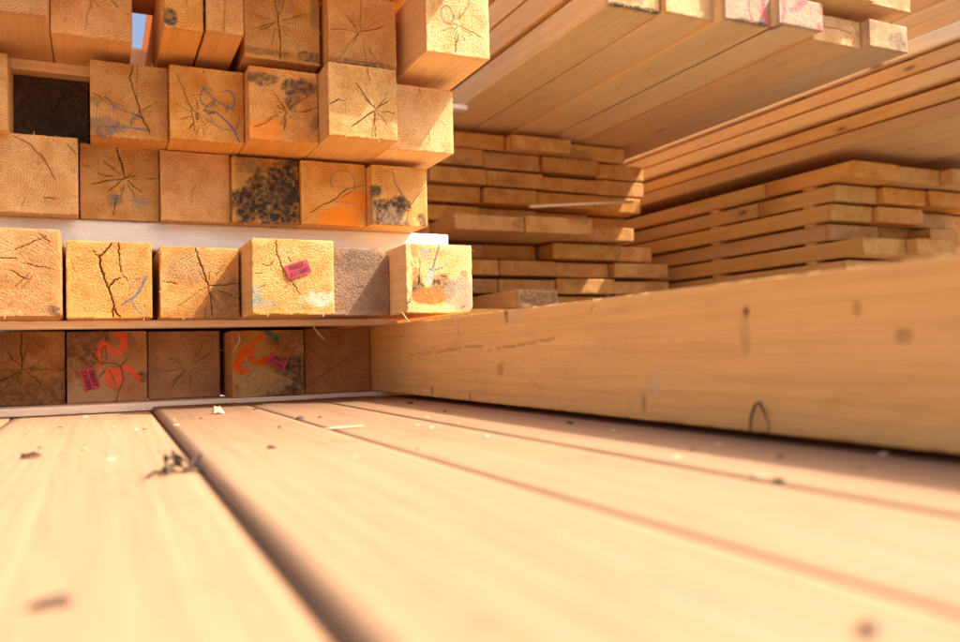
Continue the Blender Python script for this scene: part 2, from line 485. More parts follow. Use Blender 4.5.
deck = {round(o.location.x, 3): o for o in scene.objects if o.name.startswith('plank')}
for o in deck.values():
    if o['label'].startswith('broad sunlit plank'): taper(o, 1, .0121, YN, 1.41)
    if o['label'].startswith('raised sunlit'): taper(o, -1, .0121, YN, 1.41)
for k, yy in enumerate((-.35, .55, 1.55, 2.2)):
    o = timber('bearer', -.62, .62, -.41, ZP-PT-.0015, yy, yy+.12, 10, 6, base=PINE, seed=240+k, grain='x', rough=0)
    tagp(o, '%s thick bearer under the foreground planks' % ('nearest', 'second', 'third', 'farthest')[k], 'timber', 'bearers under the foreground deck')

# ------------------------------------------------------------------ left stack
Z0 = -.069; T0 = .051
Z1 = .063
Z2 = .232
Z3 = .352
Z4 = .490
BLUE = (.09, .12, .17); ORANGE = (.95, .13, .02); TEAL = (.02, .14, .13); MOLD = (.055, .040, .030); RUST = (.30, .10, .02)
OST = (.78, .25, .035)
R = 128
rows = {0: Z0, 1: Z1, 2: Z2, 3: Z3, 4: Z4}
H_DEF = .12
G_END = 'square beams of the left stack'
last = {}
BEAMS = {}
def lbeam(key, row, xl, xr, label, yt=None, yb=None, Y=None, base=PINE, hgt=None, seed=1, back=3.3, **kw):
    z0 = rows[row]
    xm = ((xl if xl is not None else xr-40)+xr)/2
    if Y is None: Y = depth_for(xm, yb, z0)
    ym = 300
    zmid = z0+.06
    def xat(px):                      # X of a pixel column at that depth and height
        py = 300
        for _ in range(3):
            p = PY(px, py, Y); py -= (zmid-p.z)/max(1e-6, (PY(px, py-1, Y).z-p.z))
        return p.x
    X1 = xat(xr)
    lim = last.get(row, -9)+.0012
    X0 = lim if xl is None else max(lim, xat(xl))
    if yt is not None:
        hgt = min(H_DEF+.004, max(.108, PY(xm, yt, Y).z-z0))
        if row in (0, 1, 3): hgt = min(hgt, H_DEF)
    hgt = hgt or H_DEF
    last[row] = X1
    if key not in ('r2c', 'r1e', 'r3a', 'r2d', 'r1b', 'r1d', 'r1f', 'r1a', 'r4g', 'r2a', 'r2e', 'r0b', 'r3f') and len(kw.get('cracks', ())) < 12:
        pc_ = kw.get('pith') or (.5, .5)
        kw['cracks'] = list(kw.get('cracks', ()))+[(p_, w_*.62) for p_, w_ in star(seed+300, pc_[0], pc_[1], 5, .08, .5)]
    o = timber('square_beam', X0, X1, z0, z0+hgt-.0006, Y, back, kw.pop('nx', R), kw.pop('nz', R), base=base, seed=seed, **kw)
    tagp(o, label, 'beam', G_END)
    BEAMS[key] = o
    fray(o, seed+900, 8 if row in (1, 2, 3, 4) else 4)
    return o

def fray(beam, seed, n=16):
    """loose fibres torn up by the saw along the arrises of an end"""
    rng = np.random.RandomState(seed); W, H = beam['size_w'], beam['size_h']; vs = []; fs = []
    for i in range(n):
        e = rng.choice(4, p=(.3, .25, .2, .25)); t = rng.uniform(.04, .96)
        if e == 0: p = np.array([(t-.5)*W, .0, .0005]); d = np.array([rng.normal(0, .5), -.5, -1])
        elif e == 1: p = np.array([W/2-.0005, .0, t*H]); d = np.array([1, -.5, rng.normal(0, .6)])
        elif e == 2: p = np.array([-W/2+.0005, .0, t*H]); d = np.array([-1, -.5, rng.normal(0, .6)])
        else: p = np.array([(t-.5)*W, .0, H-.0005]); d = np.array([rng.normal(0, .6), -.6, 1])
        d = d/np.linalg.norm(d); L_ = rng.uniform(.002, .0055)*(2.0 if rng.rand() < .12 else 1); w_ = rng.uniform(.00025, .0006)
        sd = np.cross(d, (0.3, 1, .2)); sd = sd/np.linalg.norm(sd)*w_
        bend = np.array([0, -.3, -.5])*L_*.4
        b = len(vs)
        vs += [tuple(p-sd), tuple(p+sd), tuple(p+d*L_*.55+sd*.8), tuple(p+d*L_*.55-sd*.8), tuple(p+d*L_+bend)]
        fs += [(b, b+1, b+2, b+3), (b+3, b+2, b+4)]
    o = mesh_obj('frayed_fibres', vs, fs, WOOD, beam); o['kind'] = 'stuff'
# --- bottom row
lbeam('r0a', 0, -12, 65, 'dark brown beam end with a cross crack, bottom row at the left edge', Y=1.50, yt=331, base=BROWN, seed=11,
      cracks=[([(.42, 1), (.42, .75), (.44, .5)], 1.1), ([(.1, .48), (.45, .49), (.98, .47)], .7), ([(.5, .4), (.8, .75)], .5)]+star(3, .45, .5, 6),
      stains=[(.5, .15, .9, .4, (.13, .06, .025), .7, .7, 30), (.2, .8, .5, .4, (.16, .08, .03), .5, .8, 40)], pith=(.45, .5))
o = lbeam('r0b', 0, 67, 147, 'brown beam end with red tag and orange sprayed squiggle, bottom row', Y=1.49, yt=331, base=BROWN, seed=12,
      cracks=[([(.30, .70), (.38, .58), (.42, .55), (.56, .56), (.67, .48), (.70, .32), (.62, .10), (.60, 0)], .9), ([(.50, 1), (.49, .85)], .7),
              ([(.10, .44), (.20, .42)], .6), ([(.66, .50), (.76, .62)], .8), ([(.1, .25), (.2, .27)], .5), ([(.52, .22), (.6, .16)], .5)]+star(5, .5, .5, 5, .1, .3),
      marks=[([(.41, .52), (.385, .70), (.43, .84), (.50, .80), (.56, .70), (.64, .70), (.71, .80), (.70, .92), (.62, .95)], .0042, ORANGE, .97, .95),
             (arc(.57, .34, .080, .105, 0, 360), .0038, ORANGE, .97, .95), ([(.68, .47), (.76, .47), (.84, .40), (.88, .32)], .0036, ORANGE, .9, .95)],
      stains=[(.2, .9, .5, .4, (.13, .06, .025), .75, .7, 30), (.93, .35, .1, .08, (.05, .04, .03), .8, .6, 60), (.05, .4, .12, .6, (.12, .06, .03), .6, .6, 50), (.25, .12, .35, .3, (.55, .36, .16), .6, .6, 40)], pith=(.55, .5))
sticker(o, .275, .335, .036, .0235, -75, ('00057', '331000'))
lbeam('r0c', 0, 148, 220, 'plain brown beam end with fine radial cracks, bottom row', Y=1.51, yt=331, base=(.58, .35, .17), seed=13, cracks=star(8, .55, .45, 9, .15, .4), pith=(.55, .4))
o = lbeam('r0d', 0, 232, 304, 'stained beam end with small red tag, orange spray and teal smudge, bottom row', Y=1.43, yt=330, base=(.58, .35, .15), seed=14,
      marks=[([(.42, .90), (.32, .84), (.25, .68), (.27, .56), (.36, .50), (.47, .56)], .0042, ORANGE, .95, .95), ([(.16, .70), (.10, .55), (.06, .45), (.10, .38), (.2, .40)], .0052, ORANGE, .95, .95),
             ([(.48, .98), (.56, .93), (.62, .88)], .0050, TEAL, .95, .95), ([(.80, .75), (.93, .80)], .0020, (.75, .3, .08), .6, .95)],
      stains=[(.85, .35, .28, .40, MOLD, .85, .55, 40), (.55, .06, .35, .16, MOLD, .75, .6, 40), (.8, .85, .3, .2, (.16, .08, .03), .6, .7, 40), (.35, .25, .4, .25, (.62, .40, .16), .7, .5, 40)],
      cracks=[([(.05, .2), (.08, .05)], .8), ([(.3, .4), (.2, .3)], .5)], pith=(.5, .4))
sticker(o, .615, .52, .033, .0185, -33, ('00057', '331000'))
lbeam('r0e', 0, 305, 370, 'clean brown beam end beside the long beam, bottom row', Y=1.47, yt=328, base=(.60, .34, .15), seed=15,
      cracks=[([(.08, .15), (.35, .32), (.68, .55)], .55)], pith=(.42, .38))

# --- lath the bottom row stands on, and the thin lath between first and second row
def cross_lath(name, x0, x1, z0, z1, yf, yb, seed, label, base=CREAM, rnd=.0015, group='laths across the stacks', cracks=(), stains=()):
    o = timber(name, x0, x1, z0, z1, yf, yb, 160, 10, base=base, seed=seed, grain='x', rnd=rnd, rough=.0002, cracks=cracks, stains=stains)
    tagp(o, label, 'lath', group); return o
cross_lath('lath', -.60, PY(402, 398, 1.42).x, ZP+.0006, Z0-.0006, 1.42, 1.53, 301, 'pale lath lying on the planks under the bottom beam row', base=CREAM)
cross_lath('lath', -.60, PY(397, 321, 1.382).x, T0+.0003, Z1-.0005, 1.382, 1.45, 302, 'thin pale lath between the bottom and second beam rows', base=(.82, .74, .62))
cross_lath('lath', -.58, .44, T0+.0003, Z1-.0005, 2.6, 2.70, 303, 'thin lath hidden deep between the lowest rows', base=PALE)
cross_lath('lath', -.58, .44, ZP+.0006, Z0-.0006, 2.25, 2.35, 304, 'pale lath deep under the bottom beam row', base=PALE)

# --- second row
lbeam('r1a', 1, -45, 60, 'large beam end with straight thin cracks, second row at the left edge', Y=1.25, yt=226.5, base=(.55, .345, .15), seed=21,
      cracks=[([(.55, .75), (.72, .84), (.86, .92)], .6), ([(.2, .645), (.62, .66)], .8), ([(.64, .60), (.92, .54)], .6), ([(.50, .52), (.68, .42)], .6), ([(.55, .32), (.70, .50)], .4), ([(.6, .3), (.75, .48)], .4), ([(.78, .95), (.9, .85)], .5)],
      stains=[(.95, .07, .08, .07, MOLD, .8, .5, 60)], pith=(.1, -.2), chips=[(1, -1, .008)])
lbeam('r1b', 1, 66, 152, 'beam end with wide jagged vertical crack and blue crayon stroke, second row', Y=1.325, yt=241, base=(.56, .345, .14), seed=22,
      cracks=[([(.52, .97), (.44, .86), (.375, .80), (.40, .65), (.46, .45), (.49, .38), (.54, .18), (.53, .02)], 1.9), ([(.48, .39), (.53, .46), (.555, .50), (.63, .53)], 1.4),
              ([(.605, .99), (.61, .80), (.635, .60)], 1.2), ([(.55, .13), (.58, .06), (.62, .01)], 1.2), ([(.64, .58), (.72, .48)], .5), ([(.3, .88), (.36, .8)], .7), ([(.1, .6), (.05, .75)], .4)],
      marks=[([(.64, .18), (.73, .24), (.81, .30), (.87, .40), (.93, .55)], .0017, BLUE, .85, .6), ([(.74, .40), (.80, .50), (.90, .55)], .0011, BLUE, .5, .6), ([(.75, .22), (.80, .13), (.87, .05)], .0014, BLUE, .75, .6)],
      pith=(.3, .45))
lbeam('r1c', 1, 160, 239, 'beam end with long branching crack and shadow painted on its lower corner, second row', Y=1.33, yt=247, base=(.58, .36, .15), seed=23,
      cracks=[([(.44, 1), (.50, .78), (.56, .60), (.60, .46)], 1.3), ([(.60, .46), (.63, .30), (.65, .02)], 1.0), ([(.60, .46), (.80, .47), (1, .50)], .9), ([(.02, .52), (.22, .48)], .8), ([(.70, .6), (.80, .75)], .5), ([(.55, .0), (.57, .2)], .5), ([(.2, .15), (.45, .35)], .4)],
      stains=[(.95, .05, .55, .5, (.22, .13, .06), .75, .45, 30), (.3, .7, .25, .2, (.3, .2, .11), .4, .8, 60)], pith=(.60, .46))  # first patch paints the protruding neighbour's shadow onto the lower right corner
o = lbeam('r1d', 1, 252, 334, 'sunlit protruding beam end with bright red numbered tag, second row', Y=1.235, yt=239, base=(.76, .53, .25), seed=24,
      cracks=[([(.29, 1), (.29, .85), (.345, .65), (.37, .56)], 1.1), ([(.44, .48), (.50, .38), (.55, .33)], .8), ([(.1, .66), (.2, .64), (.27, .7)], .5), ([(.03, .54), (.14, .55)], .5), ([(.44, .76), (.46, .70)], .5), ([(.38, .35), (.44, .40)], .5), ([(.1, .36), (.16, .38)], .5), ([(.52, .34), (.58, .26)], .5)],
      stains=[(.03, .24, .10, .16, (.14, .27, .27), .75, .55, 50), (.22, .14, .12, .06, (.2, .3, .3), .45, .6, 60), (.8, .22, .2, .12, (.86, .74, .56), .6, .7, 60), (.15, .5, .2, .3, (.66, .42, .14), .45, .7, 40)], pith=(.68, .55))
sticker(o, .545, .60, .037, .0215, 19, ('00057-', '331000'))
lbeam('r1e', 1, None, 389, 'weathered grey brown beam end with rounded corner between two sunlit ends, second row', Y=1.27, yt=248, base=(.40, .26, .165), seed=25,
      stains=[(.3, .5, .8, .8, (.29, .19, .125), .7, .8, 60), (.2, .9, .5, .3, (.16, .10, .06), .5, .9, 60)], chips=[(1, 1, .022)], rough=.0008, pith=(.5, .4), cracks=[([(.45, .4), (.55, .43)], .5)])
lbeam('r1f', 1, 402, 472, 'sunlit beam end with brown knot stains and blue crayon cross, second row at the right', Y=1.19, yt=244, base=(.78, .58, .31), seed=26,
      cracks=[([(.20, .78), (.19, .55), (.17, .40)], .8), ([(.0, .10), (.06, .20)], .9), ([(.1, .6), (.08, .72)], .4), ([(.8, .04), (.88, .10)], .5)],
      stains=[(.17, .36, .10, .20, (.10, .05, .02), 1.0, .35, 50), (.14, .55, .06, .14, (.48, .22, .06), .8, .4, 60), (.12, .93, .06, .14, (.48, .24, .07), .7, .4, 60), (.54, .36, .22, .20, (.12, .065, .035), 1.0, .40, 50), (.36, .24, .30, .12, (.45, .18, .04), .95, .4, 40),
              (.72, .75, .14, .12, (.68, .42, .14), .7, .6, 60), (.86, .22, .32, .32, (.34, .26, .20), .75, .5, 50), (.28, .88, .07, .09, (.40, .36, .34), .6, .5, 70), (.88, .58, .06, .05, (.36, .17, .06), .7, .5, 60)],
      marks=[([(.51, 1), (.45, .84), (.41, .70), (.38, .62)], .0011, (.03, .06, .16), .85, .5), ([(.34, .63), (.42, .62), (.54, .66)], .0011, (.05, .08, .16), .85, .5), ([(.38, .60), (.35, .50), (.33, .45)], .0034, (.36, .42, .52), .7, .95)],
      chips=[(1, -1, .012)], pith=(.55, .6))
# --- thick cream batten between second and third row
cross_lath('batten', -.62, PY(448, 235, 1.46).x, .1835, Z2-.0005, 1.46, 1.56, 311, 'thick white batten across the left stack, its right end in sun', base=(.86, .90, .97), rnd=.002, group='battens across the left stack')
cross_lath('batten', -.60, .55, .1835, Z2-.0005, 2.5, 2.6, 312, 'thick batten hidden deep in the left stack', base=CREAM, rnd=.003, group='battens across the left stack')

# --- third row
lbeam('r2a', 2, -18, 78, 'beam end with curved crack and small saw nick, third row at the left edge', yb=213, yt=134, base=(.62, .39, .165), seed=31,
      cracks=[([(.30, .97), (.48, .88), (.62, .72), (.72, .50), (.78, .42)], .8), ([(.85, .95), (.99, .78)], .6), ([(.60, .20), (.76, .21)], 1.0), ([(.5, .56), (.78, .58)], .4), ([(.65, .8), (.68, .95)], .4), ([(.4, .05), (.43, .18)], .5)], pith=(.2, .45))
lbeam('r2b', 2, 80, 159, 'beam end with bold star crack and blue grey blotch, third row', yb=220, yt=142, base=(.62, .385, .155), seed=32,
      cracks=[([(.45, 1), (.49, .86), (.53, .72), (.56, .58)], 1.5), ([(.15, .46), (.32, .52), (.50, .56), (.70, .62)], 1.1), ([(.83, .58), (.99, .60)], 1.0), ([(.40, .05), (.45, .3)], .8), ([(.02, .72), (.12, .70)], .6), ([(.55, .5), (.53, .38)], .5)]+star(9, .55, .57, 9, .1, .4),
      stains=[(.42, .27, .10, .11, (.16, .14, .13), .8, .5, 60), (.75, .24, .12, .10, (.24, .20, .17), .6, .6, 60)], pith=(.56, .57))
lbeam('r2c', 2, 160, 230, 'smooth clear beam end without stains, third row', yb=221.5, yt=152, base=(.64, .37, .135), seed=33, cracks=[([(.42, .2), (.45, .45), (.52, .55)], .4)], rough=.0005, pith=(.45, .6))
lbeam('r2d', 2, 231, 299, 'beam end half covered by black mould, third row', yb=223, yt=158, base=(.60, .37, .15), seed=34,
      stains=[(.62, .20, .75, .50, MOLD, .95, .75, 45), (.85, .72, .30, .45, MOLD, .95, .75, 45), (.30, .92, .3, .16, MOLD, .5, .9, 60)], pith=(.4, .9), rough=.0014)
lbeam('r2e', 2, 299, 366, 'orange stained beam end with pencilled circle, third row', yb=225, yt=162, base=(.66, .40, .15), seed=35,
      cracks=[([(.12, .18), (.30, .30), (.52, .42), (.68, .58), (.98, .68)], 1.0), ([(.6, .45), (.85, .6)], .7)],
      stains=[(.58, .10, .36, .22, OST, .9, .35, 20), (.85, .38, .25, .18, OST, .7, .4, 25)],
      marks=[(arc(.64, .68, .19, .21, -20, 200), .0010, (.16, .15, .16), .65, .5), ([(.45, .62), (.72, .60)], .0010, (.25, .17, .15), .6, .5), ([(.5, .37), (.8, .37)], .0012, (.3, .16, .12), .6, .6)], pith=(.55, .45))
lbeam('r2f', 2, 366.5, 427, 'right end of the third row, mould patch at its lower left', yb=225, yt=169, base=(.64, .42, .19), seed=36,
      cracks=[([(.66, .28), (.80, .50), (.97, .68)], .7), ([(.60, .05), (.65, .25)], .6)],
      stains=[(.25, .20, .45, .30, MOLD, .85, .65, 60), (.05, .55, .18, .14, MOLD, .9, .7, 60), (.52, .42, .12, .12, MOLD, .75, .8, 70), (.9, .1, .08, .12, MOLD, .7, .6, 60), (.3, .15, .3, .15, (.38, .3, .22), .6, .6, 60)],
      marks=[([(.36, .95), (.42, .70), (.52, .55), (.58, .42)], .0013, (.10, .09, .10), .7, .6)], pith=(.3, .3))

# --- fourth row
lbeam('r3z', 3, -60, 7.5, 'sliver of a pale beam end at the left edge beside the blackened end', yb=128, base=(.62, .42, .2), seed=40, nx=50, nz=50)
lbeam('r3a', 3, 9.5, 88, 'blackened dark beam end sitting deep in the fourth row', Y=1.50, base=DARK, seed=41, cracks=star(14, .5, .5, 5), rough=.0012,
      stains=[(.5, .5, .8, .8, (.035, .022, .014), .7, .7, 40)])
lbeam('r3b', 3, 90, 168, 'beam end with blue crayon lines and slanting crack, fourth row beside the blackened end', yb=138, base=(.62, .36, .135), seed=42,
      cracks=[([(.55, .99), (.50, .80), (.56, .62), (.62, .45), (.66, .28), (.75, .10)], 1.0), ([(.02, .56), (.12, .52), (.18, .48)], .7), ([(.60, .98), (.60, .7)], .5)],
      stains=[(.15, .12, .28, .16, (.14, .11, .10), .65, .75, 50), (.06, .45, .08, .1, (.25, .14, .07), .7, .6, 60), (.85, .75, .2, .2, (.38, .2, .08), .5, .8, 60)],
      marks=[([(.20, .52), (.30, .40), (.45, .36), (.66, .30)], .0014, BLUE, .8, .6), ([(.28, .36), (.32, .44)], .0012, BLUE, .7, .6), ([(.20, .12), (.50, .14), (.75, .13)], .0014, BLUE, .8, .6), (arc(.6, .2, .09, .10, 60, 180, 8), .0012, BLUE, .8, .6), ([(.62, .36), (.78, .38)], .0011, BLUE, .5, .6)], pith=(.6, .35))
lbeam('r3c', 3, 169, 244, 'beam end with blue crayon loops, fourth row', yb=141, base=(.63, .37, .14), seed=43,
      cracks=[([(.10, .88), (.20, .60), (.28, .42), (.32, .12)], .7), ([(.45, .98), (.44, .9)], .6), ([(.75, .4), (.78, .55)], .5)]+star(18, .38, .34, 8, .1, .25),
      marks=[(arc(.50, .60, .10, .13, 60, 340), .0012, BLUE, .85, .5), (arc(.78, .60, .09, .13, -150, 130), .0012, BLUE, .85, .5), ([(.42, .75), (.60, .58), (.86, .46)], .0013, BLUE, .85, .5), ([(.45, .42), (.62, .40), (.78, .28), (.86, .18), (.93, .02)], .0016, BLUE, .85, .5), ([(.50, .40), (.58, .24), (.72, .18), (.86, .18)], .0012, BLUE, .6, .5), ([(.93, .35), (.88, .18)], .0010, BLUE, .6, .5)],
      stains=[(.36, .32, .03, .06, (.2, .06, .02), .8, .4, 60)], pith=(.38, .34))
lbeam('r3d', 3, 244.5, 318, 'beam end with dark scorched streaks on orange wood, fourth row', yb=141, base=(.64, .35, .115), seed=44,
      cracks=[([(.06, .16), (.20, .22), (.34, .30)], .8), ([(.72, .43), (.85, .46), (.99, .52)], .9), ([(.36, .65), (.50, .48), (.53, .40)], .7), ([(.52, .38), (.44, .22)], .5)]+star(21, .52, .42, 6, .1, .25),
      stains=[(.18, .84, .22, .11, MOLD, .75, .65, 50), (.72, .80, .30, .12, MOLD, .8, .7, 50), (.60, .62, .12, .14, MOLD, .6, .7, 60), (.95, .3, .08, .14, MOLD, .6, .7, 60), (.2, .12, .3, .16, OST, .75, .5, 30)], pith=(.52, .42))
lbeam('r3e', 3, 320, 397, 'clean protruding beam end with crossed cracks, fourth row', yb=137.5, base=(.66, .42, .18), seed=45,
      cracks=[([(.40, .76), (.55, .55), (.68, .42)], 1.0), ([(.33, .15), (.50, .28), (.68, .40)], 1.0), ([(.68, .42), (.78, .50), (.87, .55)], .9), ([(.66, .40), (.66, .2), (.67, .02)], .8), ([(.02, .42), (.14, .50), (.24, .48)], 1.0), ([(.82, .40), (.96, .38)], .9), ([(.57, .98), (.60, .80)], .9), ([(.7, .38), (.85, .2)], .5)], pith=(.68, .42))
lbeam('r3f', 3, None, 453, 'pale beam end split by a diagonal of sunlight, right end of the fourth row', yb=152, yt=88, base=(.70, .50, .27), seed=46, cracks=[([(.48, .98), (.5, .90)], 1.0), ([(.6, .1), (.62, .35)], .4)], pith=(.2, .5))

# --- lath above the blackened end, fifth row
cross_lath('lath', -.60, .05, Z3+.1202, Z4-.0005, 1.47, 1.53, 321, 'pale lath above the blackened beam end', base=PALE)
cross_lath('lath', -.02, .47, Z3+.1202, Z4-.0005, 1.56, 1.60, 323, 'lath lying across the fourth beam row', base=PALE)
cross_lath('lath', -.58, .55, Z3+.1202, Z4-.0005, 2.5, 2.56, 322, 'lath hidden deep above the fourth row', base=PALE)
lbeam('r4a', 4, -50, 47, 'beam with wide lit underside at the top left corner', yb=10, base=(.60, .36, .14), seed=51, nx=60, nz=60)
lbeam('r4b', 4, 49.5, 132, 'beam with coarse end and nail hole in its underside, top row left of the gap', yb=37, base=(.58, .33, .125), seed=52, nx=70, nz=70, cracks=star(24, .55, .8, 7, .2, .5))
lbeam('r4c', 4, 164, 203, 'narrow upright plank end, first of the pair right of the gap in the top row', yb=29, base=(.60, .35, .13), seed=53, nx=40, nz=70, stains=[(.12, .12, .2, .12, MOLD, .9, .5, 60)])
lbeam('r4d', 4, 206, 243, 'narrow upright plank end, second of the pair right of the gap in the top row', yb=33, base=(.62, .37, .14), seed=54, nx=40, nz=70)
lbeam('r4e', 4, 244, 319.5, 'beam end with long vertical crack and pencil loop, top row', yb=61, base=(.64, .38, .145), seed=55,
      cracks=[([(.38, 1), (.42, .75), (.45, .50), (.47, .25), (.46, .02)], 1.3), ([(.12, .42), (.28, .48), (.42, .56)], .8), ([(.5, .58), (.7, .68), (.85, .72)], .8)]+star(27, .43, .55, 8, .1, .3),
      marks=[(arc(.55, .80, .10, .10, -10, 320), .0010, BLUE, .6, .5)], stains=[(.9, .10, .25, .10, MOLD, .7, .7, 60), (.95, .75, .10, .3, (.3, .16, .06), .7, .6, 50), (.3, .10, .3, .06, MOLD, .5, .7, 60)], pith=(.43, .55))
lbeam('r4f', 4, 328, 396, 'beam end with dark star crack, top row beside the protruding sunlit one', yb=65, base=(.62, .35, .125), seed=56,
      cracks=[([(.02, .45), (.22, .48), (.42, .46)], 1.0), ([(.25, .70), (.36, .58), (.42, .46)], 1.0), ([(.44, .47), (.66, .54), (.84, .62)], 1.2), ([(.44, .46), (.36, .30)], 1.0), ([(.50, .98), (.48, .75), (.46, .5)], .7), ([(.5, .3), (.55, .02)], .8), ([(.62, .2), (.6, .26)], .8)],
      stains=[(.5, .02, .6, .05, MOLD, .6, .7, 60)], pith=(.44, .47))
lbeam('r4g', 4, 426, 489, 'protruding beam end half in sun with blue crayon loops, right end of the top row', yb=55, base=(.72, .50, .25), seed=57,
      cracks=[([(.44, .02), (.46, .15), (.50, .30)], 1.3), ([(.52, .42), (.70, .36), (.88, .30)], .7), ([(.2, .3), (.4, .36)], .5), ([(.5, .5), (.62, .65)], .6)]+[(p_, w_*.6) for p_, w_ in star(31, .5, .4, 9, .08, .22)],
      marks=[(arc(.33, .55, .10, .12, 60, 360), .0012, (.07, .08, .14), .7, .5), (arc(.60, .80, .08, .14, -90, 200), .0012, (.07, .08, .14), .75, .5), ([(.48, .36), (.52, .36)], .0012, (.85, .78, .66), .7, .9)], pith=(.5, .4))

# --- unseen tier added above the picture, its overhang set to shade the ends
ZU = Z4+.12+.04
xs = -.62; k = 0
YU = 1.105
while xs < .53:
    w = .13
    if abs(xs-.05) < .02: xs = .105
    if xs < .05 < xs+w: w = .05-xs
    x1 = min(xs+w, .572)
    o = timber('square_beam', xs, x1-.002, ZU, ZU+.12, YU+.01*(k % 3), 3.3, 24, 24, base=PINE, seed=400+k)
    tagp(o, '%s beam from the left in the added shading tier above the picture' % ('first', 'second', 'third', 'fourth', 'fifth', 'sixth', 'seventh', 'eighth', 'ninth', 'tenth')[k], 'beam', 'beams of the added shading tier')
    xs = x1; k += 1
for k, yy in enumerate((1.45, 1.80, 2.9)):
    cross_lath('batten', -.60, .58, Z4+.1205, ZU-.0005, yy, yy+.07, 330+k, ('batten on top of the top beam row', 'batten crossing the sky gap in the top row', 'batten at the back of the top beam row')[k], base=CREAM if k else PALE, group='battens under the top tier')

# ------------------------------------------------------------------ the long beam on the right
XL = PY(371, 360, 1.47).x
YB0, YB1 = -.6, 3.3
def uvL(px, py):
    p = PX_(px, py, XL); return ((YB1-p.y)/(YB1-YB0), (p.z-Z0)/(T0-Z0))
usL = np.concatenate([np.linspace(YB1, 1.5, 18)[:-1], np.linspace(1.5, .25, 720)[:-1], np.linspace(.25, YB0, 60)])
usL = (YB1-usL)/(YB1-YB0)
def knotL(px, py, rx, rz, col, a=.8, ro=.35, ns=60):
    u, v = uvL(px, py); return (u, v, rx/(YB1-YB0), rz/(T0-Z0), col, a, ro, ns)
KB = (.20, .085, .03); KL = (.50, .25, .085)
o = timber('long_beam', XL, XL+.125, Z0, T0, YB0, YB1, len(usL)-1, 62, base=(.92, .60, .225), seed=61, grain='x', facing='left', rnd=.0015, rough=.0002,
           crack_depth=.006, pith=(.5, .6), us=usL, cell=.0018,
           cracks=[([uvL(x, y) for x, y in ((424, 355), (436, 353), (460, 348), (486, 345))], 1.0), ([uvL(x, y) for x, y in ((488, 350.5), (515, 346), (535, 342), (557, 339))], 1.1)],
           stains=[knotL(746, 312, .0040, .0045, KB, .9, .2), knotL(745, 335, .006, .02, KL, .35), knotL(506, 316, .006, .009, KB, .7), knotL(500, 370, .010, .010, KL, .6), knotL(857, 308, .004, .006, KL, .6), knotL(905, 335, .007, .005, KL, .6), knotL(644, 402, .004, .011, KL, .6),
                   knotL(432, 392, .006, .012, KB, .6), knotL(470, 397, .004, .009, KB, .5), knotL(515, 318, .02, .03, (.80, .62, .38), .25, .2), knotL(655, 383, .006, .016, (.80, .62, .40), .5, .25)],
           marks=[([uvL(x, y) for x, y in ((436, 345), (430, 352), (410, 355))], .0008, (.3, .15, .05), .5, .6)])
o2 = o
tagp(o, 'long squared beam running from the stack towards the camera on the right', 'beam')

# ------------------------------------------------------------------ overhead pack
ZO = .69; YO = 1.34
G_OV = 'boards of the overhanging pack'
PINK = (.78, .10, .13)
def oboard(pl, pr, z, label, seed, th=.062, base=PALE, back=3.4, X=None, yf=None, **kw):
    """pl, pr: pixels of the lower corners of the end"""
    if X is None:
        a, b = PZ(pl[0], pl[1], z), PZ(pr[0], pr[1], z); X = (a.x, b.x); yf = (a.y+b.y)/2
    o = timber('thick_board', X[0]+.0012, X[1]-.0012, z, z+th, yf, back, 60, 28, base=base, seed=seed, bow=.0006, **kw)
    tagp(o, label, 'board', G_OV); return o
ZB = ZO-.007; ZCc = ZO-.014
GW = (.76, .58, .35)
GW_SHADED = [(.5, .5, 1.2, 1.2, (.34, .26, .19), .8, .25, 40)]  # grey end tone, darkened to put shade on these ends
oboard((607, 4), (661, 13), ZO, 'leftmost board of the overhanging pack, darker along its lower edge', 71, base=(.78, .60, .36), stains=[(.5, .02, .9, .10, MOLD, .9, .6, 60)])  # end gets a darker band along its lower edge
oboard((661, 14), (722.5, 19), ZO, 'second board of the overhanging pack with rough pale end', 72, base=(.76, .58, .34))
oboard((724, 18), (775.5, 27), ZB, 'board end with vertical pink paint stripes, third in the overhanging pack', 73, base=GW,
       marks=[([(.50, 1), (.48, .4), (.55, .1)], .004, PINK, .85, .95), ([(.80, 1), (.78, .5), (.90, .05)], .006, PINK, .85, .95), ([(.28, 1), (.30, .8)], .004, PINK, .8, .95)], stains=GW_SHADED+[(.6, .03, .5, .08, MOLD, .8, .6, 60)])
oboard((776, 24), (827, 30), ZB, 'board end with pink paint blotches, fourth in the overhanging pack', 74, base=GW, stains=GW_SHADED,
       marks=[([(.10, .95), (.12, .5), (.06, .1)], .004, PINK, .8, .95), ([(.30, .55), (.42, .7), (.60, .95)], .007, PINK, .85, .95), ([(.9, .2), (.97, .1)], .006, PINK, .85, .95), ([(.92, .7), (.97, .65)], .005, PINK, .85, .95)])
xl4 = PZ(827, 30, ZB).x
a_, b_ = PZ(867, 46.5, ZCc), PZ(915, 50.5, ZCc)
oboard(0, 0, ZCc, 'fifth board of the overhanging pack, recessed with cracked sunlit end', 75, base=PALE, X=(xl4, a_.x), yf=a_.y+.015, cracks=[([(.1, .55), (.5, .6), (.8, .5)], 1.0), ([(.85, .95), (.92, .5)], .9)])
oboard(0, 0, ZCc, 'rightmost board of the overhanging pack with patchy dark end', 76, base=(.66, .5, .32), X=(a_.x, b_.x), yf=(a_.y+b_.y)/2+.005, stains=[(.75, .35, .3, .35, (.26, .18, .11), .85, .5, 40), (.1, .8, .2, .2, (.3, .2, .12), .6, .5, 40)])
X_OL, X_OR = PZ(607, 4, ZO).x, b_.x
wo = (X_OR-X_OL)/6
Z_L2 = ZO+.062+.014
